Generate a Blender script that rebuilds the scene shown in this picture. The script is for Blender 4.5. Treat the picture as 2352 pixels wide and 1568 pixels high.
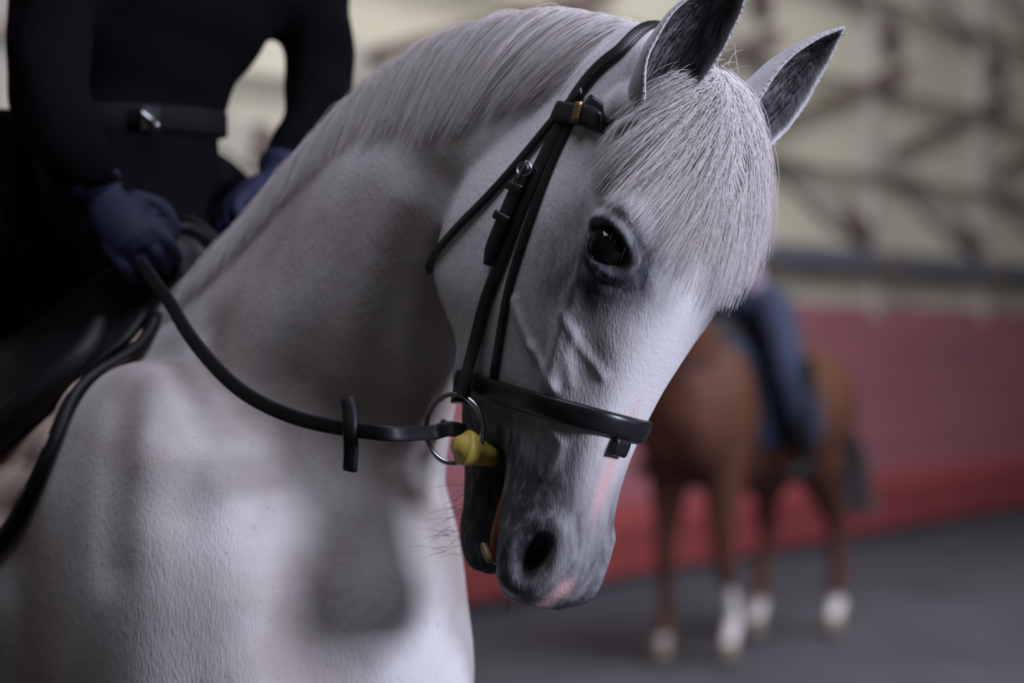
import bpy, bmesh, math, random
import numpy as np
from mathutils import Vector, Matrix
from mathutils.bvhtree import BVHTree
for o in list(bpy.data.objects):
    bpy.data.objects.remove(o)
random.seed(4); RNG = np.random.default_rng(4)
SC = bpy.context.scene; COL = SC.collection
# ------------------------------------------------------------------ camera
FPX = 85.0/36.0*2352.0
CAM = np.array([0.0, 0.0, 1.5])
cam = bpy.data.cameras.new('camera'); camo = bpy.data.objects.new('camera', cam); COL.objects.link(camo)
camo.location = CAM; camo.rotation_euler = (math.pi/2, 0, 0)
cam.lens = 85; cam.sensor_width = 36; cam.clip_start = .05; cam.clip_end = 200
cam.dof.use_dof = True; cam.dof.focus_distance = 2.58; cam.dof.aperture_fstop = 2.6; cam.dof.aperture_blades = 0
SC.camera = camo
# ------------------------------------------------------------------ world and light
W = bpy.data.worlds.new('World'); SC.world = W; W.use_nodes = True
bg = W.node_tree.nodes['Background']; bg.inputs[0].default_value = (.62, .50, .40, 1); bg.inputs[1].default_value = .06
def area(name, loc, target, sx, sy, power, col):
    l = bpy.data.lights.new(name, 'AREA'); l.shape = 'RECTANGLE'; l.size = sx; l.size_y = sy; l.energy = power; l.color = col
    o = bpy.data.objects.new(name, l); COL.objects.link(o); o.location = loc
    o.rotation_euler = (Vector(target)-Vector(loc)).to_track_quat('-Z', 'Y').to_euler(); return o
area('roof_light_near', (0.0, 2.35, 4.0), (0.05, 2.8, 1.5), 1.8, 1.8, 60, (.78, .80, 1.0))
area('side_window', (4.8, -.3, 2.65), (0.1, 2.6, 1.5), 1.3, 1.2, 460, (.76, .79, 1.0))
area('roof_light_far', (4.5, 9.5, 7.0), (3.0, 14.5, 1.0), 5.0, 9.0, 1350, (.88, .90, 1.0))
SC.cycles.diffuse_bounces = 6; SC.cycles.max_bounces = 14
SC.view_settings.view_transform = 'Standard'; SC.view_settings.look = 'None'
SC.view_settings.exposure = 0.0; SC.view_settings.gamma = 1.0; SC.view_settings.use_curve_mapping = False

# ------------------------------------------------------------------ helpers
def P(px, py, d):                       # a photo pixel at a distance in metres -> world
    return np.array([(px-1176)*d/FPX, d, 1.5-(py-784)*d/FPX])
def ray(px, py):
    v = np.array([(px-1176)/FPX, 1, -(py-784)/FPX]); return v/np.linalg.norm(v)
def nrm(v):
    v = np.asarray(v, float); return v/np.maximum(np.linalg.norm(v, axis=-1, keepdims=True), 1e-9)
def sstep(a, b, x):
    t = np.clip((x-a)/(b-a), 0, 1); return t*t*(3-2*t)
def crom(pts, n, closed=False):         # Catmull-Rom resample
    p = np.asarray(pts, float); k = len(p)
    if p.ndim == 1: p = p[:, None]
    if closed:
        t = np.linspace(0, k, n, endpoint=False); i = np.floor(t).astype(int); f = (t-i)[:, None]
        a, b, c, d = p[(i-1) % k], p[i % k], p[(i+1) % k], p[(i+2) % k]
    else:
        t = np.linspace(0, k-1, n); i = np.minimum(np.floor(t).astype(int), k-2); f = (t-i)[:, None]
        q = np.vstack([2*p[0]-p[1], p, 2*p[-1]-p[-2]]); a, b, c, d = q[i], q[i+1], q[i+2], q[i+3]
    return .5*((2*b)+(-a+c)*f+(2*a-5*b+4*c-d)*f*f+(-a+3*b-3*c+d)*f**3)
class MB:
    def __init__(s): s.v = []; s.f = []; s.n = 0
    def add(s, v, f):
        s.v.append(np.asarray(v, float)); s.f += [tuple(i+s.n for i in q) for q in f]; s.n += len(v); return s
    def loft(s, rings, caps=True):
        R = np.asarray(rings, float); n, m, _ = R.shape; f = []
        for i in range(n-1):
            for j in range(m):
                f.append((i*m+j, i*m+(j+1) % m, (i+1)*m+(j+1) % m, (i+1)*m+j))
        v = R.reshape(-1, 3)
        if caps:
            v = np.vstack([v, R[0].mean(0), R[-1].mean(0)]); a = n*m
            for j in range(m):
                f.append((a, (j+1) % m, j)); f.append((a+1, (n-1)*m+j, (n-1)*m+(j+1) % m))
        return s.add(v, f)
    def tube(s, pts, rad, m=12, n=None, up=None, flat=1.0):
        p = np.asarray(pts, float); r = np.asarray(rad, float)*np.ones(len(p))
        if n: p, r = crom(p, n), np.maximum(crom(r, n)[:, 0], 1e-4)
        t = nrm(np.gradient(p, axis=0)); ref = np.array(up if up is not None else (0.13, .21, .97), float)
        rings = []
        for i in range(len(p)):
            x = np.cross(t[i], ref)
            if np.linalg.norm(x) < 1e-3: x = np.cross(t[i], (1, .2, 0))
            x = nrm(x); y = nrm(np.cross(t[i], x)); a = np.linspace(0, 2*math.pi, m, endpoint=False)
            rings.append(p[i]+r[i]*(np.cos(a)[:, None]*x+np.sin(a)[:, None]*y*flat))
        # rounded ends
        e0 = p[0]-t[0]*r[0]*.5; e1 = p[-1]+t[-1]*r[-1]*.5
        rings = [e0+(rings[0]-p[0])*.6]+rings+[e1+(rings[-1]-p[-1])*.6]
        return s.loft(rings)
    def ball(s, c, r, ax=None, m=24):
        r = np.asarray(r, float)*np.ones(3); A = np.eye(3) if ax is None else np.asarray(ax, float)
        rings = []
        for th in np.linspace(.02, math.pi-.02, m//2+1):
            a = np.linspace(0, 2*math.pi, m, endpoint=False)
            L = np.stack([r[0]*np.sin(th)*np.cos(a), r[1]*np.sin(th)*np.sin(a), r[2]*np.cos(th)*np.ones(m)], 1)
            rings.append(np.asarray(c)+L@A)
        return s.loft(rings)
    def box(s, c, size, ax=None, bev=0.0):
        A = np.eye(3) if ax is None else np.asarray(ax, float); h = np.asarray(size, float)/2
        if bev <= 0:
            v = np.array([[x, y, z] for x in (-1, 1) for y in (-1, 1) for z in (-1, 1)], float)*h
            f = [(0, 1, 3, 2), (4, 6, 7, 5), (0, 4, 5, 1), (2, 3, 7, 6), (0, 2, 6, 4), (1, 5, 7, 3)]
            return s.add(np.asarray(c)+v@A, f)
        rings = []
        for z, k in ((-h[2], bev), (-h[2]+bev, 0), (h[2]-bev, 0), (h[2], bev)):
            x, y = h[0]-k, h[1]-k; b = bev
            rings.append([np.asarray(c)+np.array(q)@A for q in ((x, -y+b, z), (x, y-b, z), (x-b, y, z), (-x+b, y, z), (-x, y-b, z), (-x, -y+b, z), (-x+b, -y, z), (x-b, -y, z))])
        return s.loft(rings)
    def mesh(s, name):
        me = bpy.data.meshes.new(name); me.from_pydata(np.vstack(s.v).tolist(), [], s.f); me.validate(); return me
    def build(s, name, mat, parent=None, smooth=True, sub=0):
        return link(name, s.mesh(name), mat, parent, smooth, sub)
def link(name, me, mat, parent=None, smooth=True, sub=0):
    o = bpy.data.objects.new(name, me); COL.objects.link(o)
    if mat: me.materials.append(mat)
    if smooth: me.polygons.foreach_set('use_smooth', np.ones(len(me.polygons), bool))
    if sub:
        m = o.modifiers.new('s', 'SUBSURF'); m.levels = m.render_levels = sub
    if parent:
        q = parent; off = Vector((0, 0, 0))
        while q: off = off+q.location; q = q.parent
        o.parent = parent; o.matrix_parent_inverse = Matrix.Identity(4) if parent.parent else Matrix.Translation(off).inverted()
    return o
def empty(name, loc=(0, 0, 0)):
    o = bpy.data.objects.new(name, None); COL.objects.link(o); o.location = loc; o.empty_display_size = .1; return o
def tag(o, label=None, cat=None, group=None, kind=None):
    for k, v in (('label', label), ('category', cat), ('group', group), ('kind', kind)):
        if v: o[k] = v
    return o
def voxel(mb, vox, it=4, fac=.5):       # union of closed shells into one continuous surface
    me = mb.mesh('tmp'); o = bpy.data.objects.new('tmp', me); COL.objects.link(o)
    r = o.modifiers.new('r', 'REMESH'); r.mode = 'VOXEL'; r.voxel_size = vox; r.adaptivity = 0
    if it:
        sm = o.modifiers.new('s', 'SMOOTH'); sm.iterations = it; sm.factor = fac
    dg = bpy.context.evaluated_depsgraph_get(); out = bpy.data.meshes.new_from_object(o.evaluated_get(dg))
    bpy.data.objects.remove(o); bpy.data.meshes.remove(me); return out
def getv(me):
    a = np.empty(len(me.vertices)*3, np.float32); me.vertices.foreach_get('co', a); return a.reshape(-1, 3).astype(float)
def setv(me, v):
    me.vertices.foreach_set('co', np.asarray(v, np.float32).ravel()); me.update()
def getn(me):
    a = np.empty(len(me.vertices)*3, np.float32); me.vertex_normals.foreach_get('vector', a); return a.reshape(-1, 3).astype(float)
def attr(me, name, val):
    a = me.attributes.get(name) or me.attributes.new(name, 'FLOAT', 'POINT'); a.data.foreach_set('value', np.asarray(val, np.float32))
# ------------------------------------------------------------------ materials
def newmat(name):
    m = bpy.data.materials.new(name); m.use_nodes = True; nt = m.node_tree; return m, nt, nt.nodes['Principled BSDF']
def N(nt, t, **k):
    n = nt.nodes.new(t)
    for a, b in k.items():
        if a.startswith('i_'): n.inputs[a[2:].replace('_', ' ')].default_value = b
        else: setattr(n, a, b)
    return n
def coords(nt, scale=(1, 1, 1), rot=(0, 0, 0), src='Object'):
    t = N(nt, 'ShaderNodeTexCoord'); mp = N(nt, 'ShaderNodeMapping'); mp.inputs['Scale'].default_value = scale; mp.inputs['Rotation'].default_value = rot
    nt.links.new(t.outputs[src], mp.inputs['Vector']); return mp.outputs[0]
def noise(nt, vec, scale, detail=3, rough=.55):
    n = N(nt, 'ShaderNodeTexNoise'); n.inputs['Scale'].default_value = scale; n.inputs['Detail'].default_value = detail; n.inputs['Roughness'].default_value = rough
    nt.links.new(vec, n.inputs['Vector']); return n.outputs['Fac']
def ramp(nt, fac, stops):
    r = N(nt, 'ShaderNodeValToRGB'); e = r.color_ramp.elements
    while len(e) < len(stops): e.new(.5)
    for el, (p, c) in zip(e, stops):
        el.position = p; el.color = (*c, 1) if len(c) == 3 else c
    nt.links.new(fac, r.inputs[0]); return r.outputs[0]
def mix(nt, fac, a, b):
    m = N(nt, 'ShaderNodeMix', data_type='RGBA')
    for s, x in ((0, fac), (6, a), (7, b)):
        if isinstance(x, (int, float)): m.inputs[s].default_value = x
        elif isinstance(x, tuple): m.inputs[s].default_value = (*x, 1)
        else: nt.links.new(x, m.inputs[s])
    return m.outputs[2]
def math_(nt, op, a, b=0.0):
    m = N(nt, 'ShaderNodeMath', operation=op)
    for s, x in ((0, a), (1, b)):
        if isinstance(x, (int, float)): m.inputs[s].default_value = x
        else: nt.links.new(x, m.inputs[s])
    return m.outputs[0]
def bump(nt, h, strength, dist, b):
    n = N(nt, 'ShaderNodeBump'); n.inputs['Strength'].default_value = strength; n.inputs['Distance'].default_value = dist
    nt.links.new(h, n.inputs['Height']); nt.links.new(n.outputs[0], b.inputs['Normal'])
def at(nt, name):
    a = N(nt, 'ShaderNodeAttribute', attribute_name=name); return a.outputs['Fac']
def plain(name, c1, c2=None, rough=.6, scale=20, bs=0.0, bd=.002, metal=0.0, stretch=(1, 1, 1), spec=.5, coat=0.0, sheen=0.0):
    m, nt, b = newmat(name); f = noise(nt, coords(nt, stretch), scale, 4)
    nt.links.new(ramp(nt, f, [(.3, c1), (.7, c2 or tuple(x*.8 for x in c1))]), b.inputs['Base Color'])
    b.inputs['Roughness'].default_value = rough; b.inputs['Metallic'].default_value = metal; b.inputs['Specular IOR Level'].default_value = spec
    b.inputs['Coat Weight'].default_value = coat; b.inputs['Sheen Weight'].default_value = sheen
    if bs: bump(nt, f, bs, bd, b)
    return m
def coat_mat(name, white, dirty_shaded, dark, pink, fur=.5):
    m, nt, b = newmat(name); o = coords(nt)
    big = noise(nt, o, 5, 3); mott = noise(nt, coords(nt, (1, 1, .35), (.2, .25, 0)), 90, 4); speck = noise(nt, coords(nt, (1, 1, .6)), 130, 2)
    c = mix(nt, math_(nt, 'MULTIPLY', N_fac(nt, ramp(nt, big, [(.30, (.25, .25, .25)), (.65, (1, 1, 1))])), at(nt, 'dirt_shade')), white, dirty_shaded)  # mixes in the darker tone: dirty coat and painted shade together
    sp = ramp(nt, speck, [(.66, (0, 0, 0)), (.76, (1, 1, 1))])
    c = mix(nt, math_(nt, 'MULTIPLY', N_fac(nt, sp), math_(nt, 'MULTIPLY', at(nt, 'speck'), .30)), c, dark)
    pg = math_(nt, 'MULTIPLY', math_(nt, 'POWER', at(nt, 'pig'), .6), math_(nt, 'ADD', .55, math_(nt, 'MULTIPLY', mott, .9)))
    pgc = N(nt, 'ShaderNodeClamp'); nt.links.new(pg, pgc.inputs[0])
    c = mix(nt, pgc.outputs[0], c, dark)
    c = mix(nt, at(nt, 'pink'), c, pink)
    nt.links.new(c, b.inputs['Base Color'])
    rg = math_(nt, 'SUBTRACT', .72, math_(nt, 'MULTIPLY', at(nt, 'pig'), .22)); nt.links.new(rg, b.inputs['Roughness'])
    b.inputs['Specular IOR Level'].default_value = .3
    hair = noise(nt, coords(nt, (1, 1, .22), (.2, .27, 0)), 420, 3); lump = noise(nt, coords(nt, (1, 1, .7)), 70, 3)
    h = math_(nt, 'ADD', math_(nt, 'MULTIPLY', hair, .7), math_(nt, 'MULTIPLY', lump, .5))
    bump(nt, h, fur, .004, b); return m
def N_fac(nt, colsock):
    r = N(nt, 'ShaderNodeRGBToBW'); nt.links.new(colsock, r.inputs[0]); return r.outputs[0]
M = {}
M['coat'] = coat_mat('white_coat', (.68, .66, .66), (.30, .255, .228), (.035, .035, .042), (.62, .38, .36), .42)
M['chestnut'] = coat_mat('chestnut_coat', (.085, .030, .0145), (.058, .020, .010), (.02, .012, .010), (.62, .58, .57), .3)
def hair_mat(name, a, b_, c):
    m, nt, b = newmat(name); nt.links.new(ramp(nt, at(nt, 'shade'), [(0.0, c), (.35, b_), (1.0, a)]), b.inputs['Base Color'])
    b.inputs['Roughness'].default_value = .5; b.inputs['Specular IOR Level'].default_value = .3
    if a[0] > .3:
        tr = N(nt, 'ShaderNodeBsdfTranslucent'); nt.links.new(nt.nodes['Color Ramp'].outputs[0], tr.inputs[0]); ms = N(nt, 'ShaderNodeMixShader'); ms.inputs[0].default_value = .55
        nt.links.new(b.outputs[0], ms.inputs[1]); nt.links.new(tr.outputs[0], ms.inputs[2]); nt.links.new(ms.outputs[0], nt.nodes['Material Output'].inputs[0])
    return m
M['mane'] = hair_mat('white_mane_hair', (.93, .91, .90), (.88, .84, .82), (.74, .64, .57))
M['darkhair'] = hair_mat('dark_hair', (.10, .092, .095), (.05, .047, .05), (.025, .024, .025))
M['leather'] = plain('black_leather', (.012, .012, .014), (.007, .007, .008), .36, 120, .25, .0006)
M['leather_dull'] = plain('black_leather_dull', (.008, .008, .010), (.005, .005, .006), .55, 60, .3, .001, spec=.3)
M['stitch'] = plain('dark_thread', (.03, .03, .03), None, .7)
M['steel'] = plain('brushed_steel', (.62, .62, .64), (.5, .5, .52), .22, 30, metal=1.0)
M['brass'] = plain('brass', (.42, .30, .16), (.32, .22, .11), .38, 60, metal=1.0)
M['yellow'] = plain('yellow_rubber', (.60, .47, .09), (.52, .40, .07), .42, 25, .1, .001)
M['eye'] = plain('dark_wet_eye', (.004, .0035, .004), (.008, .005, .005), .06, 40, spec=.35)
M['gum'] = plain('wet_gum', (.30, .095, .04), (.16, .045, .025), .35, 60, .2, .001)
M['tooth'] = plain('ivory_tooth', (.36, .24, .11), (.28, .18, .08), .35, 40)
M['cloth'] = plain('black_cloth', (.003, .003, .0042), (.002, .002, .003), .95, 90, .3, .001, spec=.06)
M['breeches'] = plain('black_breeches', (.005, .0055, .007), (.004, .004, .005), .85, 140, .3, .001, spec=.15)
M['glove'] = plain('navy_glove', (.010, .012, .040), (.007, .008, .027), .7, 160, .3, .001, spec=.3)
M['skin'] = plain('skin', (.45, .27, .2), (.4, .23, .17), .5, 30)
M['helmet'] = plain('black_shell', (.01, .01, .012), None, .4)
M['hoof'] = plain('horn_hoof', (.16, .12, .09), (.09, .07, .055), .5, 40, stretch=(1, 1, .2))
M['pad'] = plain('beige_quilt', (.56, .43, .36), (.48, .35, .29), .85, 300, .3, .001)
M['jeans'] = plain('blue_denim', (.012, .021, .052), (.008, .014, .036), .85, 200, .2, .001)
M['lilac'] = plain('lilac_cloth', (.30, .22, .29), (.24, .17, .23), .85, 80)
M['greycloth'] = plain('grey_cloth', (.11, .11, .13), (.08, .08, .10), .85, 80)
M['whitebandage'] = plain('white_wrap', (.55, .53, .55), (.46, .44, .46), .85, 100)
M['red'] = plain('red_painted_board', (.27, .098, .118), (.22, .078, .095), .6, 3.0, .15, .004, stretch=(.25, .25, 3))
M['redtrim'] = plain('red_plinth_paint', (.24, .045, .045), (.19, .034, .036), .55, 3.0, .15, .004, stretch=(.25, .25, 3))
M['cream'] = plain('cream_cladding', (.50, .47, .36), (.42, .38, .275), .7, .9)
M['post'] = plain('grey_timber', (.34, .31, .265), (.28, .25, .21), .75, 6, .2, .003, stretch=(2, 2, .3))
M['brown'] = plain('brown_timber', (.135, .095, .08), (.095, .065, .055), .75, 6, .2, .003)
M['olive'] = plain('olive_batten', (.20, .175, .125), (.16, .135, .10), .75, 6, .2, .003)
M['rail'] = plain('slate_rail_paint', (.115, .115, .14), (.085, .085, .105), .55, 5, .1, .002)
def floor_mat():
    m, nt, b = newmat('dark_sand'); a = noise(nt, coords(nt, (1, .35, 1)), 1.6, 6, .6); g = noise(nt, coords(nt), 60, 4)
    nt.links.new(ramp(nt, math_(nt, 'ADD', math_(nt, 'MULTIPLY', a, .75), math_(nt, 'MULTIPLY', g, .25)), [(.35, (.030, .030, .037)), (.65, (.060, .058, .068))]), b.inputs['Base Color'])
    b.inputs['Roughness'].default_value = .9; bump(nt, math_(nt, 'ADD', a, g), .6, .03, b); return m
M['sand'] = floor_mat()

# ================================================================== the arena
WD = np.array([.506, .863, 0]); WD /= np.linalg.norm(WD); WN = np.array([WD[1], -WD[0], 0]); WA = np.array([-.2375, 13.74, 0])
def wl(a, n, z): return WA+WD*a+WN*n+np.array([0, 0, z])
WAX = np.stack([WD, WN, [0, 0, 1]])
mb = MB(); gx = np.linspace(-14, 22, 37); gy = np.linspace(-6, 46, 53)
v = [(x, y, .012*math.sin(1.3*x+.7*y)+.012*math.sin(2.1*y-.6*x)-.012) for y in gy for x in gx]; nx = len(gx)
mb.add(v, [(j*nx+i, j*nx+i+1, (j+1)*nx+i+1, (j+1)*nx+i) for j in range(len(gy)-1) for i in range(nx-1)])
tag(mb.build('floor', M['sand']), 'dark grey sand floor of the riding arena', 'floor', kind='structure')
wall = empty('wall_back', wl(0, 0, 0)); tag(wall, 'cream framed upper wall of the arena with grey posts and braces', 'wall', kind='structure')
kick = empty('wall_kickboard', wl(0, .1, 0)); tag(kick, 'sloping red painted kickboard running along the arena edge', 'kickboard', kind='structure')
def bar(p, q, w, t, mat, name, parent, n=0.0, sag=0.0):
    (a0, z0), (a1, z1) = p, q; mb = MB(); rings = []
    for i in range(7):
        f = i/6; a = a0+(a1-a0)*f; z = z0+(z1-z0)*f-sag*math.sin(math.pi*f)
        d = np.array([a1-a0, z1-z0]); d /= np.linalg.norm(d); pr = np.array([-d[1], d[0]])*w/2
        rings.append([wl(a+pr[0]*s, n+t*k, z+pr[1]*s) for s, k in ((-1, 0), (-1, 1), (1, 1), (1, 0))])
    mb.loft(rings); return mb.build(name, mat, parent, smooth=False)
A0 = 6.03; BAY = 2.5
for k in range(-7, 6):
    a = A0+BAY*k
    # cream panels set between the posts, a lower and an upper one
    for z0, z1 in ((1.74, 2.78), (2.80, 4.18), (4.20, 6.4)):
        MB().box(wl(a+BAY/2, -.05, (z0+z1)/2), (BAY-.012, .03, z1-z0-.004), WAX, .006).build('cream_panel', M['cream'], wall, smooth=False)
    MB().box(wl(a, .0, 4.05), (.19, .10, 4.75), WAX, .012).build('post', M['post'], wall, smooth=False)
    for z, sg in ((2.82, .035), (3.50, .03), (4.19, .03)):
        bar((a, z), (a+BAY, z-.01), .048, .05, M['olive'], 'batten', wall, .05, sg)
    bar((a+.37, 3.02), (a+2.45, 3.52), .07, .05, M['brown'], 'tie_bar', wall, .06)
    bar((a+2.4, 3.50), (a+3.0, 3.66), .13, .07, M['brown'], 'tie_bar_end', wall, .06)
    bar((a-2.45, 3.05), (a-.55, 2.42), .20, .05, M['post'], 'brace', wall, -.03)
    bar((a-.62, 2.50), (a-.1, 2.30), .17, .07, M['brown'], 'corner_shade', wall, -.01)  # dark bar standing in for the shaded corner at the brace's lower end
    bar((a-2.3, 4.85), (a+.3, 3.95), .22, .05, M['post'], 'brace', wall, -.03)
    bar((a+.12, 4.05), (a+.52, 3.86), .20, .07, M['brown'], 'corner_shade', wall, -.01)  # same for the upper brace: corner shade laid on as a brown bar
    bar((a+.3, 1.80), (a+1.5, 2.05), .10, .05, M['post'], 'short_strut', wall, -.02)
    MB().box(wl(a+BAY/2, .11, 2.12), (BAY-.004, .10, .17), WAX, .02).build('rail', M['rail'], wall, smooth=False)
    MB().box(wl(a, .13, 2.12), (.30, .12, .18), WAX, .02).build('rail_bracket', M['brown'], wall, smooth=False)
    # kickboard: sloping boards, a ledge, a plinth
    zz = np.linspace(.50, 1.78, 7)
    for i in range(6):
        z0, z1 = zz[i], zz[i+1]-.006; n0, n1 = .16-.13*i/6, .16-.13*(i+1)/6
        r = [[wl(x, n0, z0), wl(x, n1, z1), wl(x, n1-.04, z1), wl(x, n0-.04, z0)] for x in (a+.002, a+BAY-.002)]
        MB().loft(r).build('board', M['red'], kick, smooth=False)
    r = [[wl(x, .30, .38), wl(x, .165, .50), wl(x, .12, .48), wl(x, .25, .34)] for x in (a+.002, a+BAY-.002)]
    MB().loft(r).build('ledge', M['redtrim'], kick, smooth=False)
    MB().box(wl(a+BAY/2, .27, .22), (BAY-.004, .06, .30), WAX, .006).build('plinth', M['redtrim'], kick, smooth=False)
    MB().box(wl(a+BAY/2, .20, .02), (BAY-.004, .06, .12), WAX, .004).build('sill', M['rail'], kick, smooth=False)

# ================================================================== horse
WITH = np.array([-.440, 3.15, 1.553])
def frame(deg):
    a = math.radians(deg); H = np.array([math.cos(a), -math.sin(a), 0]); R = np.array([-math.sin(a), -math.cos(a), 0]); return H, R
HN, RN = frame(38); HB, RB = frame(50)
def sag(px, py):                        # pixel -> point on the neck's middle plane
    d = np.array([(px-1176)/FPX, 1, -(py-784)/FPX]); t = (WITH-CAM)@RN/(d@RN); return CAM+t*d
# head frame: u to the horse's right, v out of the forehead, w from poll to nose
hr = math.radians(15); c45 = math.sqrt(.5)
HU = np.array([-c45*math.cos(hr), -c45, c45*math.sin(hr)]); HV = np.array([c45*math.cos(hr), -c45, -c45*math.sin(hr)]); HW = np.array([-math.sin(hr), 0, -math.cos(hr)])
HO = sag(1600, 150)
HM = np.stack([HU, HV, HW])             # local row vector @ HM -> world
def hw(p): return HO+np.asarray(p, float)@HM
def hl(p): return (np.asarray(p, float)-HO)@HM.T
HEAD = [
 (-.035, [(0, -.035), (.018, -.036), (.034, -.045), (.042, -.06), (.038, -.08), (.022, -.095), (0, -.10)]),
 (.015, [(0, .030), (.030, .026), (.058, .006), (.070, -.03), (.068, -.085), (.050, -.13), (0, -.14)]),
 (.08, [(0, .058), (.038, .053), (.074, .028), (.082, -.025), (.080, -.10), (.062, -.175), (0, -.17)]),
 (.14, [(0, .072), (.046, .067), (.089, .042), (.088, -.02), (.088, -.11), (.072, -.215), (0, -.19)]),
 (.19, [(0, .079), (.052, .074), (.104, .050), (.096, -.015), (.094, -.11), (.078, -.243), (0, -.20)]),
 (.24, [(0, .079), (.051, .072), (.102, .042), (.096, -.015), (.094, -.11), (.080, -.247), (0, -.20)]),
 (.30, [(0, .067), (.044, .059), (.076, .026), (.088, -.022), (.088, -.11), (.074, -.240), (0, -.18)]),
 (.36, [(0, .050), (.036, .043), (.060, .012), (.074, -.030), (.070, -.10), (.055, -.200), (0, -.15)]),
 (.42, [(0, .037), (.032, .031), (.050, .002), (.058, -.036), (.053, -.085), (.045, -.190), (0, -.16)]),
 (.47, [(0, .032), (.032, .026), (.047, -.002), (.052, -.040), (.047, -.080), (.028, -.096), (0, -.092)]),
 (.52, [(0, .032), (.035, .026), (.053, .002), (.057, -.034), (.050, -.066), (.030, -.078), (0, -.074)]),
 (.56, [(0, .031), (.037, .026), (.060, .003), (.061, -.030), (.050, -.058), (.030, -.068), (0, -.066)]),
 (.595, [(0, .020), (.034, .015), (.053, -.006), (.054, -.032), (.045, -.052), (.026, -.060), (0, -.058)]),
 (.618, [(0, -.004), (.024, -.007), (.036, -.018), (.038, -.032), (.032, -.046), (.018, -.052), (0, -.051)]),
]
def head_shells(mb, tf):
    ctrl = np.array([c for _, c in HEAD]); ws = np.array([w for w, _ in HEAD])
    idx = np.linspace(0, len(ws)-1, 110); A = crom(np.concatenate([ctrl.reshape(len(ws), -1), ws[:, None]], 1), 110)
    rings = []
    for row in A:
        c = row[:-1].reshape(7, 2); full = np.vstack([c, [(-u, v) for u, v in c[-2:0:-1]]])
        r = crom(full, 96, True); rings.append(tf(np.column_stack([r, np.full(96, row[-1])])))
    mb.loft(rings)
    LJ = [(.36, -.20, -.07, .040), (.42, -.208, -.085, .042), (.46, -.198, -.098, .036), (.50, -.180, -.106, .031), (.535, -.168, -.104, .030), (.565, -.163, -.100, .031), (.590, -.148, -.098, .028), (.606, -.132, -.102, .018)]
    A = crom(np.array(LJ), 40); rings = []
    for w, a, b, h in A:
        th = np.linspace(0, 2*math.pi, 40, endpoint=False)
        rings.append(tf(np.column_stack([h*np.sin(th), (a+b)/2+(b-a)/2*np.cos(th), np.full(40, w)])))
    mb.loft(rings)
# neck: rings from poll to chest base, crest point and throat point in the neck plane, half width
NK = [((1545, 112), (1200, 470), .060), ((1420, 62), (1120, 560), .078), ((1280, 38), (1075, 650), .090), ((1130, 62), (1045, 760), .100), ((990, 118), (1012, 880), .110),
      ((850, 222), (985, 1000), .122), ((720, 362), (965, 1110), .138), ((585, 525), (950, 1230), .160), ((440, 680), (930, 1370), .185), ((330, 760), (880, 1480), .20)]
NC = np.array([np.concatenate([sag(*c), sag(*t), [h]]) for c, t, h in NK])
def neck(t, th, off=0.0):               # t in 0..1 poll to withers, th from the crest towards the near side
    t = np.atleast_1d(np.asarray(t, float)); th = np.atleast_1d(np.asarray(th, float))
    k = np.clip(t, 0, 1)*(len(NC)-1); i = np.minimum(k.astype(int), len(NC)-2); f = (k-i)[:, None]
    q = np.vstack([2*NC[0]-NC[1], NC, 2*NC[-1]-NC[-2]]); a, b, c, d = q[i], q[i+1], q[i+2], q[i+3]
    r = .5*((2*b)+(-a+c)*f+(2*a-5*b+4*c-d)*f*f+(-a+3*b-3*c+d)*f**3)
    C, T, h = r[:, :3], r[:, 3:6], r[:, 6]; mid = (C+T)/2; ax = (C-T)/2; ct = np.cos(th); st = np.sin(th)
    wd = h*(1-.42*np.clip((1+ct)/2, 0, 1)**2.2-.12*np.clip((1-ct)/2, 0, 1)**3)
    return mid+ax*(ct*(1+off/np.linalg.norm(ax, axis=1)))[:, None]+((wd*st+off*st)[:, None])*RN
TR = [(.474, 1.185, 1.135, .022), (.468, 1.215, 1.105, .050), (.455, 1.26, 1.06, .090), (.42, 1.36, .97, .15), (.35, 1.43, .90, .205), (.25, 1.475, .84, .245), (.12, 1.525, .80, .265), (0, 1.550, .78, .275), (-.15, 1.54, .765, .29),
      (-.35, 1.475, .75, .315), (-.6, 1.455, .755, .33), (-.85, 1.485, .80, .325), (-1.05, 1.495, .90, .30), (-1.22, 1.43, 1.0, .25), (-1.33, 1.31, 1.08, .14)]
def trunk_ring(row, tf, m=72):
    s, zt, zb, h = row; th = np.linspace(0, 2*math.pi, m, endpoint=False); ct, st = np.cos(th), np.sin(th)
    nar = .42*np.exp(-((s-.02)/.28)**2)+.10
    r = h*np.sign(st)*np.abs(st)**.85*(1-nar*np.clip(ct, 0, 1)**1.5); z = (zt+zb)/2+(zt-zb)/2*ct
    return tf(np.column_stack([np.full(m, s), r, z]))
def body_shells(mb, tf, legs):
    mb.loft([trunk_ring(r, tf, 160) for r in crom(np.array(TR), 220)])
    for side in (-1, 1):
        # shoulder and upper arm, haunch
        mb.ball(tf(np.array([[.15, side*.13, 1.14]]))[0], (.24, .145, .34), tfax(tf), 64)
        mb.ball(tf(np.array([[.30, side*.085, 1.10]]))[0], (.155, .125, .22), tfax(tf), 64)
        mb.ball(tf(np.array([[-1.02, side*.17, 1.16]]))[0], (.24, .125, .28), tfax(tf))
    for pts, rad in legs: mb.tube(tf(np.array(pts)), rad, 20, 40)
def tfax(tf):
    o = tf(np.zeros((1, 3)))[0]; return np.stack([tf(np.eye(3)[i:i+1])[0]-o for i in range(3)])
def tfW(p): p = np.asarray(p, float); return np.column_stack([WITH[0]+p[:, 0]*HB[0]+p[:, 1]*RB[0], WITH[1]+p[:, 0]*HB[1]+p[:, 1]*RB[1], p[:, 2]])
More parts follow.
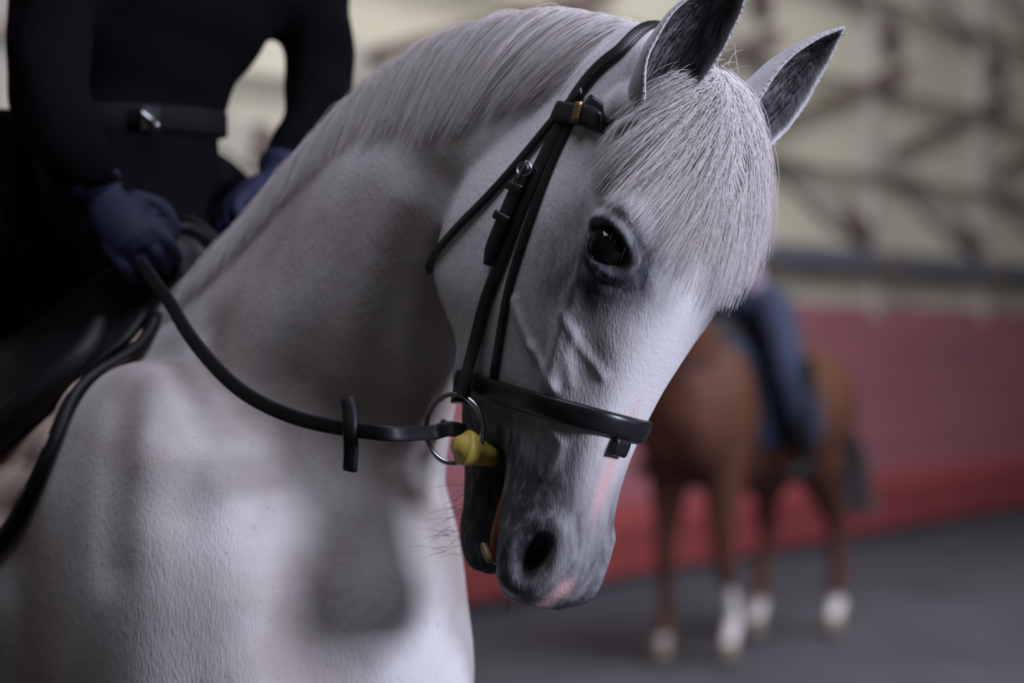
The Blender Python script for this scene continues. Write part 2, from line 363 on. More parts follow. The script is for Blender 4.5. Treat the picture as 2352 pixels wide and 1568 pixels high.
def fore(s0, r, ks=0, fs=0, lift=0.0):
    return ([(s0, r, .98), (s0, r, .82), (s0+.01, r, .66), (s0+.02+ks, r, .50), (s0+.02+ks, r, .46), (s0+.01+ks+fs*.5, r, .34), (s0+ks+fs, r, .20+lift), (s0+.01+ks+fs, r, .16+lift), (s0+.05+ks+fs, r, .08+lift), (s0+.06+ks+fs, r, .055+lift)],
            [.11, .095, .068, .052, .048, .034, .036, .040, .036, .042])
def hind(s0, r, hs=0, fs=0, lift=0.0):
    return ([(s0+.06, r, 1.05), (s0+.10, r, .90), (s0+.02, r, .76), (s0-.10+hs, r, .60), (s0-.14+hs, r, .54), (s0-.12+hs+fs*.5, r, .38), (s0-.10+hs+fs, r, .21+lift), (s0-.09+hs+fs, r, .16+lift), (s0-.05+hs+fs, r, .08+lift), (s0-.04+hs+fs, r, .055+lift)],
            [.17, .14, .092, .058, .056, .040, .040, .043, .038, .044])
def hoof(mb, tf, s, r, lift=0.0):
    rings = []
    for z, k, ds in ((.085, .043, -.012), (.06, .049, -.004), (.02, .058, .006), (0.0, .060, .008)):
        a = np.linspace(0, 2*math.pi, 20, endpoint=False)
        rings.append(tf(np.column_stack([s+ds+k*np.cos(a)*1.08, r+k*np.sin(a), np.full(20, z+lift)])))
    return mb.loft(rings)

horse = empty('horse', (WITH[0], WITH[1], 0)); tag(horse, 'white horse in a black bridle, head tucked, filling the foreground', 'horse')
mb = MB(); head_shells(mb, hw)
tt = np.linspace(0, 1, 200); th = np.linspace(0, 2*math.pi, 160, endpoint=False)
mb.loft([neck(np.full(160, t), th) for t in tt])
for sg in (1, -1):
    mb.tube(hw([(.060*sg, -.02, .075), (.074*sg, .002, .062), (.077*sg, .012, .055)]), [.034, .026, .012], 20, 16)
FL = [(.20, .15, .0, .0, 0.), (.20, -.15, .14, .06, .0)]
HL = [(-1.0, .15, 0, 0, 0.), (-1.0, -.15, .18, .12, .0)]
hm = MB(); head_shells(hm, hw); hvv = np.vstack(hm.v); bvh_head = BVHTree.FromPolygons([Vector(x) for x in hvv], hm.f)
def casth(o, d):
    r = bvh_head.ray_cast(Vector(o), Vector(nrm(d))); return (np.array(r[0]), np.array(r[1])*(1 if np.array(r[1])@d < 0 else -1)) if r[0] else None
body_shells(mb, tfW, [fore(*x) for x in FL]+[hind(*x) for x in HL])
body = voxel(mb, .0034, 11, .5)
L = hl(getv(body)); wgt = 1-sstep(-.30, -.24, L[:, 1])*sstep(-.05, -.02, L[:, 2])*sstep(.17, .14, np.abs(L[:, 0]))*sstep(.70, .66, L[:, 2])
tmp = bpy.data.objects.new('tmp', body); COL.objects.link(tmp); vg = tmp.vertex_groups.new(name='w')
for lev in range(1, 11):
    ix = np.where(np.round(wgt*10) == lev)[0]
    if len(ix): vg.add(ix.tolist(), lev/10, 'REPLACE')
sm = tmp.modifiers.new('s', 'SMOOTH'); sm.iterations = 320; sm.factor = .5; sm.vertex_group = 'w'
b_ = bpy.data.meshes.new_from_object(tmp.evaluated_get(bpy.context.evaluated_depsgraph_get())); bpy.data.objects.remove(tmp); body = b_
V = getv(body); Nn = getn(body); L = hl(V)
nearhead = (L[:, 2] > -.06) & (L[:, 1] > -.30) & (np.abs(L[:, 0]) < .16) & (L[:, 2] < .68)
I = np.where(nearhead)[0]; l = L[I]; au = np.abs(l[:, 0]); q3 = np.column_stack([au, l[:, 1], l[:, 2]]); D = np.zeros(len(I))
def blob(c, r, a):
    global D
    r = np.asarray(r, float)*np.ones(3); D += a*np.exp(-(((q3-np.array(c))/r)**2).sum(1))
def segd(p, a, b):
    a, b = np.array(a), np.array(b); t = np.clip(((p-a)@(b-a))/((b-a)@(b-a)), 0, 1)[:, None]; return np.linalg.norm(p-(a+t*(b-a)), axis=1)
def ridge(pts, r, a):
    global D
    d = np.min([segd(q3, pts[i], pts[i+1]) for i in range(len(pts)-1)], axis=0); D += a*np.exp(-(d/r)**2)
blob((.100, .052, .178), (.022, .030, .022), .009)      # brow
blob((.086, .022, .128), (.03, .026, .024), -.010)      # hollow above the eye
blob((.095, -.03, .235), (.03, .035, .04), -.004)
ridge([(.094, .004, .262), (.084, -.012, .315), (.070, -.024, .372)], .012, .007)     # facial crest
blob((.065, .018, .345), (.02, .02, .04), -.005)
blob((.055, .0, .46), (.02, .03, .05), -.003)
blob((.094, -.16, .21), (.03, .07, .08), .004)
EC = np.array([.0865, .0265, .222]); ER = .0250
ed = nrm(np.array([.86, .50, -.05])); ea = nrm(np.array([-.40, .66, .62])-ed*(np.array([-.40, .66, .62])@ed)); eb = np.cross(ed, ea)
de = q3-EC; pa, pb, pd = de@ea, de@eb, de@ed
ee = np.sqrt((pa/.0285)**2+(pb/.0170)**2); front = pd > 0
D += np.where(front, -.016*sstep(1.12, .72, ee)+.0048*np.exp(-((ee-1.28)/.22)**2)-.0022*np.exp(-((ee-1.85)/.18)**2), 0)
NCt = np.array([.058, .004, .563]); nd = nrm(np.array([.88, .46, .12])); na = nrm(np.array([-.30, .35, -.9])-nd*(np.array([-.30, .35, -.9])@nd)); nb = np.cross(nd, na)
dn = q3-NCt; ma, mb_, md = dn@na, dn@nb, dn@nd
en = np.sqrt((ma/.030)**2+(mb_/.0205)**2); fr = md > -.02
D += np.where(fr, -.040*sstep(1.1, .45, en)+.0055*np.exp(-((en-1.45)/.35)**2), 0)
V[I] += Nn[I]*D[:, None]
# neck relief: jugular groove and muscle bands
setv(body, V); body.update()
bvh = BVHTree.FromPolygons([Vector(x) for x in V], [tuple(p.vertices) for p in body.polygons])
def hit(px, py):
    r = bvh.ray_cast(Vector(CAM), Vector(ray(px, py))); return (np.array(r[0]), np.array(r[1])) if r[0] else None
def cast(o, d):
    r = bvh.ray_cast(Vector(o), Vector(nrm(d))); return (np.array(r[0]), np.array(r[1])) if r[0] else None
def relief(pix, r, a):
    pts = [h[0] for h in (hit(*q) for q in pix) if h]
    if len(pts) < 2: return
    b = np.array(pts); m = np.where((np.abs(V-b.mean(0)) < .45).all(1))[0]
    d = np.min([segd(V[m], b[i], b[i+1]) for i in range(len(b)-1)], axis=0); V[m] += Nn[m]*(a*np.exp(-(d/r)**2))[:, None]
Nn = getn(body)
relief([(470, 760), (450, 900), (440, 1050), (430, 1180)], .030, -.007); relief([(290, 930), (270, 1100), (265, 1300)], .030, -.006)
relief([(800, 1100), (790, 1220), (785, 1320), (780, 1460), (775, 1600)], .100, -.026); relief([(640, 900), (680, 1080), (705, 1300), (710, 1450), (710, 1640)], .07, -.022); relief([(470, 1180), (430, 1330)], .13, .014); relief([(360, 880), (345, 1050)], .03, .005)
relief([(1000, 420), (920, 600), (870, 800), (850, 980)], .03, -.010); relief([(800, 420), (700, 620), (640, 780)], .06, .008)
relief([(940, 480), (860, 660), (800, 860)], .035, .008); relief([(520, 900), (560, 1150), (560, 1350)], .05, .010)
relief([(1222, 795), (1246, 840), (1272, 892)], .005, .0042); relief([(1290, 720), (1335, 800), (1385, 865)], .006, .0026); relief([(1178, 690), (1202, 760), (1225, 800)], .007, .0028)
relief([(1320, 760), (1300, 820), (1310, 880)], .006, .002); relief([(1268, 985), (1292, 1020), (1278, 1065), (1250, 1095)], .006, .0036)
setv(body, V); body.update(); bvh = BVHTree.FromPolygons([Vector(x) for x in V], [tuple(p.vertices) for p in body.polygons])
# pigment
pig = np.zeros(len(V)); pink = np.zeros(len(V)); speck = np.full(len(V), 1.0)
L = hl(V); l = L[I]; au = np.abs(l[:, 0]); lv, lw = l[:, 1], l[:, 2]; q3 = np.column_stack([au, lv, lw])
def g(c, r): return np.exp(-(((q3-np.array(c))/np.array(r))**2).sum(1))
p = 1.05*np.clip(1.7*g((.10, .038, .238), (.06, .046, .046)), 0, 1)
p = np.maximum(p, .85*g((.10, -.02, .262), (.05, .050, .050)))
p = np.maximum(p, .62*g((.09, .0, .14), (.05, .035, .05)))
p = np.maximum(p, .45*g((.09, -.02, .20), (.05, .035, .06)))
p = np.maximum(p, .50*g((.075, .005, .02), (.05, .05, .05)))
p = np.maximum(p, .28*g((.07, -.02, .34), (.04, .05, .06)))
mz = sstep(.385, .50, lw+.35*np.clip(-lv-.02, -.05, .1))
p = np.maximum(p, mz*(.58+.40*sstep(.042, -.01, lv)))
p = np.maximum(p, .98*sstep(.545, .60, lw)*sstep(.03, .0, lv))
p = np.maximum(p, 1.0*np.exp(-((np.minimum(en, 9)-.6)/.8)**2)*(md > -.03))
p = np.maximum(p, sstep(-.085, -.10, lv)*sstep(.42, .46, lw))
p *= 1-.60*np.exp(-((au-.004)/.014)**2)*sstep(.55, .45, lw)*(lv > -.02)
lim = sstep(-.205, -.185, lv)*sstep(-.28, -.27, lv-.25*np.clip(lw-.42, 0, 1)); lim = np.where(lw > .40, lim, sstep(-.26, -.24, lv)); pig[I] = p*lim; lw0 = lw
pk = np.exp(-((l[:, 0]-.004-.02*(lw-.45))/.010)**2)*sstep(.34, .42, lw)*sstep(.53, .47, lw)*(lv > 0)*.75
pk = np.maximum(pk, np.exp(-((l[:, 0]-.014)/.012)**2)*sstep(.57, .59, lw)*(lv > -.04)*.85)
pink[I] = pk
speck[I] = np.where(lw > .0, .25, 1)
dirt_shade = np.clip(sstep(-.02, .0, -L[:, 1]-.235), .12, 1)*(.86+.12*sstep(1.15, 1.42, V[:, 2]))  # neck and body darker than head: dirtier coat, plus shade put into the colour
attr(body, 'pig', np.clip(pig, 0, 1)); attr(body, 'pink', np.clip(pink, 0, 1)); attr(body, 'speck', speck); attr(body, 'dirt_shade', dirt_shade)
# ears: cupped leaves grown from the poll, joined to the same mesh
def ear(side, base, tip, outn, wid, bend, tfm=hw):
    n, m = 30, 25; base, tip, outn = map(np.array, (base, tip, outn)); ax = tip-base; ln = np.linalg.norm(ax)
    ts = np.linspace(0, 1, n); cen = base+ts[:, None]*ax+np.array(bend)*(np.sin(ts*math.pi))[:, None]
    tg = nrm(np.gradient(cen, axis=0)); outer, inner = [], []; pw = np.interp(ts, [0, .1, .3, .5, .7, .85, .95, 1], [.55, .74, 1, .98, .78, .48, .20, .03])
    for i in range(n):
        nn = nrm(outn-tg[i]*(outn@tg[i])); x = nrm(np.cross(nn, tg[i])); r = wid*pw[i]
        Fm = math.radians(np.interp(ts[i], [0, .12, .25, .6, 1], [178, 150, 118, 88, 70])); ph = np.linspace(-Fm, Fm, m)
        dep = np.interp(ts[i], [0, .3, 1], [1.0, .85, .8])
        rim = .0026+.0030*np.clip(1-np.abs(ph/Fm)**6, 0, 1)
        o = cen[i]+r*(np.sin(ph)[:, None]*x-(np.cos(ph)*dep)[:, None]*nn)
        nv = nrm(np.sin(ph)[:, None]*x-np.cos(ph)[:, None]*nn)
        outer.append(o); inner.append(o-nv*np.minimum(rim, r*.6)[:, None])
    rings = [np.vstack([outer[i], inner[i][::-1]]) for i in range(n)]
    v = np.array(rings); w_in = np.zeros((n, 2*m)); phn = np.linspace(-1, 1, m)
    w_in[:, m:] = np.clip((1-np.abs(phn))*7-.35, 0, 1)[None, ::-1]*np.interp(ts, [0, .05, .9, 1], [.4, .65, .75, .5])[:, None]
    w_in[:, :m] = .16+.2*np.interp(ts, [0, .25, 1], [1, 0, .2])[:, None]
    f = []
    for i in range(n-1):
        for j in range(2*m):
            f.append((i*2*m+j, i*2*m+(j+1) % (2*m), (i+1)*2*m+(j+1) % (2*m), (i+1)*2*m+j))
    f.append(tuple(range((n-1)*2*m, n*2*m)))
    return tfm(v.reshape(-1, 3)), f, w_in.ravel(), np.array(outer), np.array(inner)
E1 = ear(1, (.068, .002, .074), (.086, .120, -.092), (.42, .80, .30), .038, (.004, .0, -.012))
E2 = ear(-1, (-.072, .006, .078), (-.100, .106, -.082), (-.08, .85, .30), .042, (-.010, .0, -.008))
def join(me, extra, names=('pig', 'pink', 'speck', 'dirt_shade')):
    v0 = getv(me); f0 = [tuple(p.vertices) for p in me.polygons]; at0 = {}
    for k in names:
        a = np.empty(len(v0), np.float32); me.attributes[k].data.foreach_get('value', a); at0[k] = a
    vs, fs, n = [v0], f0, len(v0)
    for v, f, pg in extra:
        vs.append(v); fs += [tuple(i+n for i in x) for x in f]; n += len(v)
        at0['pig'] = np.concatenate([at0['pig'], pg]); at0['pink'] = np.concatenate([at0['pink'], pg*0]); at0['speck'] = np.concatenate([at0['speck'], pg*0]); at0['dirt_shade'] = np.concatenate([at0['dirt_shade'], pg*0])
    me2 = bpy.data.meshes.new(me.name); me2.from_pydata(np.vstack(vs).tolist(), [], fs)
    for k in names: attr(me2, k, at0[k])
    return me2
body2 = join(body, [E1[:3], E2[:3]])
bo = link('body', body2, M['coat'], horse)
for s in (1, -1):
    e = MB(); e.ball(hw(EC*np.array([s, 1, 1])), ER, m=40); tag(e.build('eye', M['eye'], horse), 'dark glossy eye')
for i, x in enumerate(FL): hoof(MB(), tfW, x[0]+.06+x[2]+x[3], x[1]).build('hoof', M['hoof'], horse)
for i, x in enumerate(HL): hoof(MB(), tfW, x[0]-.04+x[2]+x[3], x[1]).build('hoof', M['hoof'], horse)
# mouth
tg = MB(); tg.tube(hw([(0, -.085, .44), (0, -.092, .50), (0, -.096, .555), (0, -.096, .585)]), [.016, .020, .019, .012], 16, 16, flat=.8); tag(tg.build('tongue', M['gum'], horse), 'reddish wet tongue')
for k, u in enumerate((-.016, -.0055, .0055, .016)):
    t = MB(); b0 = hw((u, -.114, .570)); t.tube([b0, hw((u*1.05, -.102, .580)), hw((u*1.03, -.094, .587))], [.0045, .0052, .0044], 8, 8, up=HU); t.build('tooth', M['tooth'], horse)
# strands
def strands(S, r0, r1, shade, name, mat, parent):
    n, k, _ = S.shape; t = nrm(np.gradient(S, axis=1)); ref = np.array([.31, -.52, .79]); x = nrm(np.cross(t, ref)); y = np.cross(t, x)
    rr = (r0+(r1-r0)*np.linspace(0, 1, k)**2)[None, :, None]
    c = np.stack([S+rr*(math.cos(a)*x+math.sin(a)*y) for a in (0, 2.094, 4.189)], 2)   # n,k,3,3
    base = (np.arange(n)*k*3)[:, None, None]; i = np.arange(k-1)[None, :, None]*3; j = np.arange(3)[None, None, :]; jn = (j+1) % 3
    F = np.stack([base+i+j, base+i+jn, base+i+3+jn, base+i+3+j], -1).reshape(-1, 4)
    me = bpy.data.meshes.new(name); nv = n*k*3; me.vertices.add(nv); me.vertices.foreach_set('co', c.reshape(-1).astype(np.float32))
    me.loops.add(len(F)*4); me.loops.foreach_set('vertex_index', F.ravel().astype(np.int32)); me.polygons.add(len(F))
    me.polygons.foreach_set('loop_start', np.arange(0, len(F)*4, 4, dtype=np.int32)); me.update(calc_edges=True)
    attr(me, 'shade', np.repeat(shade, k*3)); o = link(name, me, mat, parent); o['kind'] = 'stuff'; return o
K = 12; tt = np.linspace(0, 1, K)
def fore_pt(ang, w, off):
    d = np.array([math.sin(ang), math.cos(ang), 0]); h = casth(hw(np.array([0, -.03, w])+d*.3), -(d@HM)); return h[0]+h[1]*off
ends = np.array([(74, .085), (80, .115), (78, .145), (68, .160), (56, .175), (42, .190), (27, .210), (12, .228), (-6, .238), (-24, .238), (-42, .230), (-56, .212), (-66, .185)]); ends[:, 0] = np.radians(ends[:, 0]); EE = crom(ends, 400)
S, sh = [], []
for gi in range(330):
    a = gi/329
    if .235 < a < .262 or .60 < a < .63: continue
    e = EE[int(np.clip(a+RNG.normal(0, .015), 0, 1)*399)]; ln = RNG.uniform(.72, 1.06) if RNG.random() < .75 else RNG.uniform(.45, .75)
    r0 = np.array([RNG.normal(0, .16)+(.5-a)*.5, .006+RNG.uniform(0, .028)]); e = r0+(e-r0)*ln
    mid = r0+(e-r0)*np.array([.46, .40])-np.array([0, .012*abs(a-.6)])
    lift = RNG.uniform(.003, .009)+.008*sstep(.75, .95, a)
    pts = crom([tuple(r0), tuple(mid), tuple(e)], K); path = np.array([fore_pt(u, w, .003+lift*math.sin(math.pi*min(1, t*.75+.1))) for (u, w), t in zip(pts, tt)])
    for i in range(2): path[1:-1] = .25*path[:-2]+.5*path[1:-1]+.25*path[2:]
    shd = np.clip(RNG.normal(.78, .2), 0.05, 1)
    for k in range(22):
        j = RNG.normal(0, 1, 3); spread = .0025+.0045*np.sin(tt*2.6)
        S.append(path+np.outer(spread, j)+HV*.0015+np.outer(tt**2, RNG.normal(0, .003, 3))); sh.append(np.clip(shd+RNG.normal(0, .1), 0, 1))
S = np.array(S)
for (x0, y0), (x1, y1), hwid in (((1668, 365), (1645, 452), .0065), ((1422, 327), (1478, 297), .0042)):
    h0, h1 = hit(x0, y0), hit(x1, y1)
    if h0 and h1:                        # two partings through which the browband shows
        c = (h0[0]+h1[0])/2; ln = np.linalg.norm(h1[0]-h0[0])/2; e = nrm(h1[0]-h0[0]); n_ = nrm(h0[1]+h1[1]); sd_ = nrm(np.cross(e, n_)); r = S-c; al = (r@e)/(ln*1.9); pp_ = r@sd_
        want = hwid*np.clip(1-al**2, 0, 1)*1.6; sg = np.where(pp_.mean(1, keepdims=True) >= 0, 1, -1); near_ = (np.linalg.norm(r, axis=2) < .07); push = np.where(near_ & (np.abs(pp_) < want*2), (want-np.abs(pp_)*.5), 0); push = np.clip(push, 0, None)
        S = S+(push*np.where(pp_ >= 0, 1, -1))[:, :, None]*sd_
strands(S, .00042, .00012, np.array(sh), 'forelock', M['mane'], horse)
# mane: lies along the crest, longer behind the poll
S, sh = [], []
for gi in range(620):
    t0 = RNG.uniform(.015, .90); near = np.interp(t0, [0, .05, .2, .3, .4, .5, .6, .9], [.07, .10, .13, .13, .105, .078, .058, .038])*RNG.uniform(.75, 1.05)
    C0 = neck([t0], [0.0])[0]; ht = np.linalg.norm(neck([t0], [0])[0]-neck([t0], [math.pi])[0])/2
    thm = math.acos(max(-.9, 1-near/ht*1.02)); st0 = RNG.uniform(-.20, .18); thv = st0+(thm-st0)*tt; dr = np.interp(t0, [0, .3, 1], [.05, .05, .06])*RNG.uniform(.5, 1.3)
    tv = np.clip(t0+dr*tt**1.5+RNG.normal(0, .006)*tt, 0, 1); off = .003+.007*np.sin(np.clip(tt*1.1, 0, 1)*math.pi)*RNG.uniform(.2, 1)
    path = np.array([neck([a], [b], c)[0] for a, b, c in zip(tv, thv, off)])
    shd = np.clip(RNG.normal(.72 if t0 < .5 else .62, .2), .05, 1)
    for k in range(18):
        j = RNG.normal(0, 1, 3); S.append(path+np.outer(.0025+.004*tt, j)); sh.append(np.clip(shd+RNG.normal(0, .12), 0, 1))
strands(np.array(S), .00042, .00012, np.array(sh), 'mane', M['mane'], horse)
# loose poll hairs, ear fuzz
S, sh = [], []
for k in range(70):
    b = hw((RNG.uniform(-.05, .03), RNG.uniform(-.03, .02), RNG.uniform(-.015, .02))); d = nrm(-HW*RNG.uniform(.6, 1)+HU*RNG.normal(0, .5)-HV*RNG.uniform(-.2, .6)); ln = RNG.uniform(.02, .06)
    S.append(np.array([b+d*ln*s-HW*0+np.array([0, 0, -.018*s*s])+HU*(-.01*s*s) for s in tt])); sh.append(RNG.uniform(.5, 1))
strands(np.array(S), .00035, .0001, np.array(sh), 'flyaway_hair', M['mane'], horse)
S, sh, S2, sh2 = [], [], [], []
for E in (E1, E2):
    O_, I_ = E[3], E[4]; n = O_.shape[0]
    for k in range(420):
        i = RNG.integers(1, n-2); e = RNG.choice([0, -1]); b = O_[i, e]; inn = I_[i, 3 if e == 0 else -4]; tgd = nrm(O_[i+1, e]-O_[i, e])
        d = nrm(nrm(b-I_[i, 12])*RNG.uniform(-.5, .45)+tgd*RNG.uniform(.6, 1.3)+RNG.normal(0, .25, 3)); ln = RNG.uniform(.003, .0065)
        S.append(hw(np.array([b+d*ln*s for s in np.linspace(0, 1, 5)]))); sh.append(RNG.uniform(.5, 1))
    for k in range(1100):
        i = RNG.integers(2, n-4); j = RNG.integers(4, 21); b = I_[i, j]; tgd = nrm(I_[i+1, j]-I_[i, j]); cenp = (I_[i, 0]+I_[i, -1])/2
        d = nrm(tgd*1.0+nrm(cenp-b)*RNG.uniform(0, .2)+RNG.normal(0, .12, 3)); ln = RNG.uniform(.012, .024)
        S2.append(hw(np.array([b+d*ln*s for s in np.linspace(0, 1, 5)]))); sh2.append(RNG.uniform(0, 1))
strands(np.array(S), .00022, .00008, np.array(sh), 'ear_edge_hair', M['mane'], horse)
strands(np.array(S2), .00028, .0001, np.array(sh2), 'ear_inner_hair', M['darkhair'], horse)
S, sh = [], []
for k in range(34):                      # whiskers on the chin and lower lip
    w = RNG.uniform(.50, .60); u = RNG.uniform(-.01, .03); b = hw((u, -.155, w)); d = nrm(-HV*1.0+HW*RNG.uniform(-.15, .45)+HU*RNG.normal(.1, .3)); ln = RNG.uniform(.02, .055)
    S.append(np.array([b+d*ln*s+HW*.010*s*s for s in tt])); sh.append(RNG.uniform(0, 1))
for k in range(14):
    w = RNG.uniform(.57, .615); u = RNG.uniform(-.03, .04); b = hw((u, -.05, w)); d = nrm(HW+HV*RNG.uniform(-.3, .5)+HU*RNG.normal(0, .3)); ln = RNG.uniform(.015, .03)
    S.append(np.array([b+d*ln*s for s in tt])); sh.append(RNG.uniform(0, 1))
for s in (1, -1):
    for k in range(9):                   # lashes and long hairs by the eye
        b = hw((EC+ed*.022+ea*RNG.uniform(-.012, .02)+eb*(.017*RNG.choice([-1, 1])))*np.array([s, 1, 1])); d = nrm(HU*s+HV*.8+HW*RNG.uniform(0, .8)); ln = RNG.uniform(.012, .028)
        S.append(np.array([b+d*ln*q+HW*.006*q*q for q in tt])); sh.append(RNG.uniform(0, 1))
strands(np.array(S), .0003, .00010, np.array(sh), 'whiskers', M['darkhair'], horse)

# ================================================================== bridle
def smooth(p, it):
    p = np.array(p, float)
    for _ in range(it): p[1:-1] = .25*p[:-2]+.5*p[1:-1]+.25*p[2:]
    return p
def ribbon(pts, nor, width, thick, name, mat, parent, lift=.001, closed=False, taper=None):
    p = np.asarray(pts, float); nr = nrm(nor); t = np.gradient(p, axis=0)
    if closed: t = np.roll(p, -1, 0)-np.roll(p, 1, 0)
    t = nrm(t); x = nrm(np.cross(t, nr)); nr = nrm(np.cross(x, t)); rings = []
    for i in range(len(p)):
        h = width/2*(taper[i] if taper is not None else 1); e = min(thick*.4, h*.4); b = p[i]+nr[i]*lift
        prof = [(-h, 0), (-h, thick-e), (-h+e, thick), (-h*.5, thick*1.12), (0, thick*1.16), (h*.5, thick*1.12), (h-e, thick), (h, thick-e), (h, 0)]
        rings.append([b+x[i]*a+nr[i]*c for a, c in prof])
    m = MB()
    if closed: rings.append(rings[0])
    m.loft(rings, caps=not closed); return m.build(name, mat, parent)
def path(pix, n):
    pp = crom(np.array(pix, float), n); P_, N_ = [], []
    for x, y in pp:
        h = hit(x, y)
        if h: P_.append(h[0]); N_.append(h[1])
    return smooth(P_, 3), nrm(smooth(N_, 6))
def mir(p): l_ = hl(p); l_[:, 0] *= -1; return hw(l_)
def mirn(n): l_ = n@HM.T; l_ = l_*np.array([-1, 1, 1]); return l_@HM
bridle = empty('bridle', HO); tag(bridle, 'black leather bridle strapped around the white horse head', 'bridle')
def loop_over(near_p, near_n, k=14):     # near strap, over the poll, mirrored down the far side
    a = near_p[-1]; la = hl(a); top, tn = [], []
    for f in np.linspace(0, 1, k+2)[1:-1]:
        u = la[0]*(1-2*f); h = cast(hw((u, la[1]-.004, la[2]-.25)), HW)
        if h: top.append(h[0]+h[1]*.002); tn.append(h[1])
    return (smooth(np.vstack([near_p, top, mir(near_p)[::-1]]), 8), nrm(smooth(np.vstack([near_n, tn, mirn(near_n)[::-1]]), 10)))
# cheekpiece and headpiece
dring = float(hit(1130, 1030)[0][1])
cp, cn = path([(1098, 780), (1120, 690), (1160, 590), (1200, 480), (1240, 390), (1285, 300), (1330, 215), (1385, 150), (1440, 112)], 70)
ex = [P(1064, 912, dring-.016), P(1072, 880, dring-.016), P(1084, 830, dring-.010)]; cp = smooth(np.vstack([crom(np.vstack([ex, cp[:1]]), 14)[:-1], cp]), 2); cn = np.vstack([[cn[0]]*13, cn])
lp, ln_ = loop_over(cp, cn); ribbon(lp, ln_, .0185, .0035, 'headpiece', M['leather'], bridle, .002)
np_, nn_ = path([(1134, 885), (1150, 780), (1172, 660), (1205, 550), (1240, 450), (1275, 360), (1318, 270)], 50)
ribbon(np_, nn_, .0125, .003, 'noseband_hanger', M['leather'], bridle, .001); ribbon(mir(np_), mirn(nn_), .0125, .003, 'noseband_hanger', M['leather'], bridle, .001)
# doubled end of the cheekpiece with keepers and buckle
dp, dn_ = path([(1130, 610), (1145, 560), (1170, 500), (1196, 440), (1222, 388)], 26)
tp = np.concatenate([np.linspace(.55, 1, 5), np.ones(len(dp)-9), np.linspace(1, .7, 4)])[:len(dp)]
billet = ribbon(dp, dn_, .0195, .0045, 'cheekpiece_billet', M['leather'], bridle, .006, taper=tp)
def keeper(px, py, w, name='keeper', mt='leather', h=.010, up=.005, src=dp, srcn=dn_):
    c = hit(px, py)[0]; i = np.argmin(np.linalg.norm(src-c, axis=1)); t = nrm(src[min(i+1, len(src)-1)]-src[max(i-1, 0)]); x = nrm(np.cross(t, srcn[i])); pts = [src[i]+x*a for a in np.linspace(-w/2, w/2, 7)]
    return ribbon(pts, [srcn[i]]*7, h, .003, name, M[mt], billet, up+.005)
keeper(1192, 432, .025); keeper(1162, 505, .025)
def torus(c, ax, ay, ra, rb, rt, m=40, k=10):
    rings = []; nz = np.cross(ax, ay)
    for a in np.linspace(0, 2*math.pi, m, endpoint=False):
        d = ax*math.cos(a)*ra+ay*math.sin(a)*rb; dd = nrm(d); b = np.linspace(0, 2*math.pi, k, endpoint=False)
        rings.append(c+d+rt*(np.cos(b)[:, None]*dd+np.sin(b)[:, None]*nz))
    rings.append(rings[0]); return MB().loft(rings, caps=False)
bi = len(dp)-2; bt = nrm(dp[-1]-dp[-3]); bx = nrm(np.cross(bt, dn_[bi]))
tag(torus(dp[bi]+dn_[bi]*.010, bt, bx, .008, .0112, .0013).build('cheek_buckle', M['steel'], billet), 'small steel buckle')
MB().tube([dp[bi]+dn_[bi]*.012+bt*.009, dp[bi]+dn_[bi]*.0125-bt*.012], .0012, 8).build('buckle_tongue', M['steel'], billet)
# throatlatch
tpn, tnn = path([(1345, 212), (1300, 250), (1240, 322), (1170, 405), (1110, 470), (1050, 530), (1010, 578), (992, 612)], 46)
la = hl(tpn[-1]); far = mir(tpn)
und = [hw((la[0]*(1-2*f), la[1]-.02*math.sin(math.pi*f)-.012, la[2]+.028*math.sin(math.pi*f))) for f in np.linspace(0, 1, 14)[1:-1]]
T = smooth(np.vstack([tpn, und, far[::-1]]), 4); TN = np.vstack([tnn, [-HV]*12, mirn(tnn)[::-1]])
ribbon(T, nrm(smooth(TN, 6)), .0115, .0032, 'throatlatch', M['leather'], bridle, .003)
# browband: ring around forehead at a steady station, from ear to ear
bp, bn = [], []
for f in np.linspace(-1, 1, 50):
    ang = f*math.radians(112); h = None
    w = .083; d = np.array([math.sin(ang), math.cos(ang), 0]); c = np.array([0, -.03, w+.030*math.cos(ang)])
    h = casth(hw(c+d*.3), -(d@HM))
    if h: bp.append(h[0]); bn.append(h[1])
bp, bn = smooth(bp, 4), nrm(smooth(bn, 6)); browb = ribbon(bp, bn, .018, .0035, 'browband', M['leather'], bridle, .004)
kb = hit(1322, 265); kp, kn = path([(1288, 262), (1325, 268), (1362, 272), (1400, 280)], 16); ribbon(kp, kn, .024, .005, 'browband_loop', M['leather'], browb, .007)
gp, gn = path([(1350, 246), (1338, 292)], 6); tag(ribbon(gp, gn, .011, .003, 'browband_clip', M['brass'], browb, .013), 'small brass clip')
# noseband: closed loop around nose and jaw
bp, bn = [], []; wN = .402
for ang in np.linspace(0, 2*math.pi, 90, endpoint=False):
    d = np.array([math.sin(ang), math.cos(ang), 0]); h = casth(hw(np.array([0, -.05, wN])+d*.3), -(d@HM))
    if h: bp.append(h[0]); bn.append(h[1])
bp, bn = np.array(bp), np.array(bn)
for _ in range(6): bp = .25*np.roll(bp, 1, 0)+.5*bp+.25*np.roll(bp, -1, 0); bn = .25*np.roll(bn, 1, 0)+.5*bn+.25*np.roll(bn, -1, 0)
noseb = ribbon(bp, bn, .026, .006, 'noseband', M['leather'], bridle, .002, closed=True)
fp = cast(hw((.006, .4, wN+.022)), -HV)
if fp:
    pts = [fp[0]+HU*a-HW*0 for a in np.linspace(-.011, .011, 7)]
    ribbon(pts, [fp[1]]*7, .020, .005, 'flash_loop', M['leather'], noseb, .004)
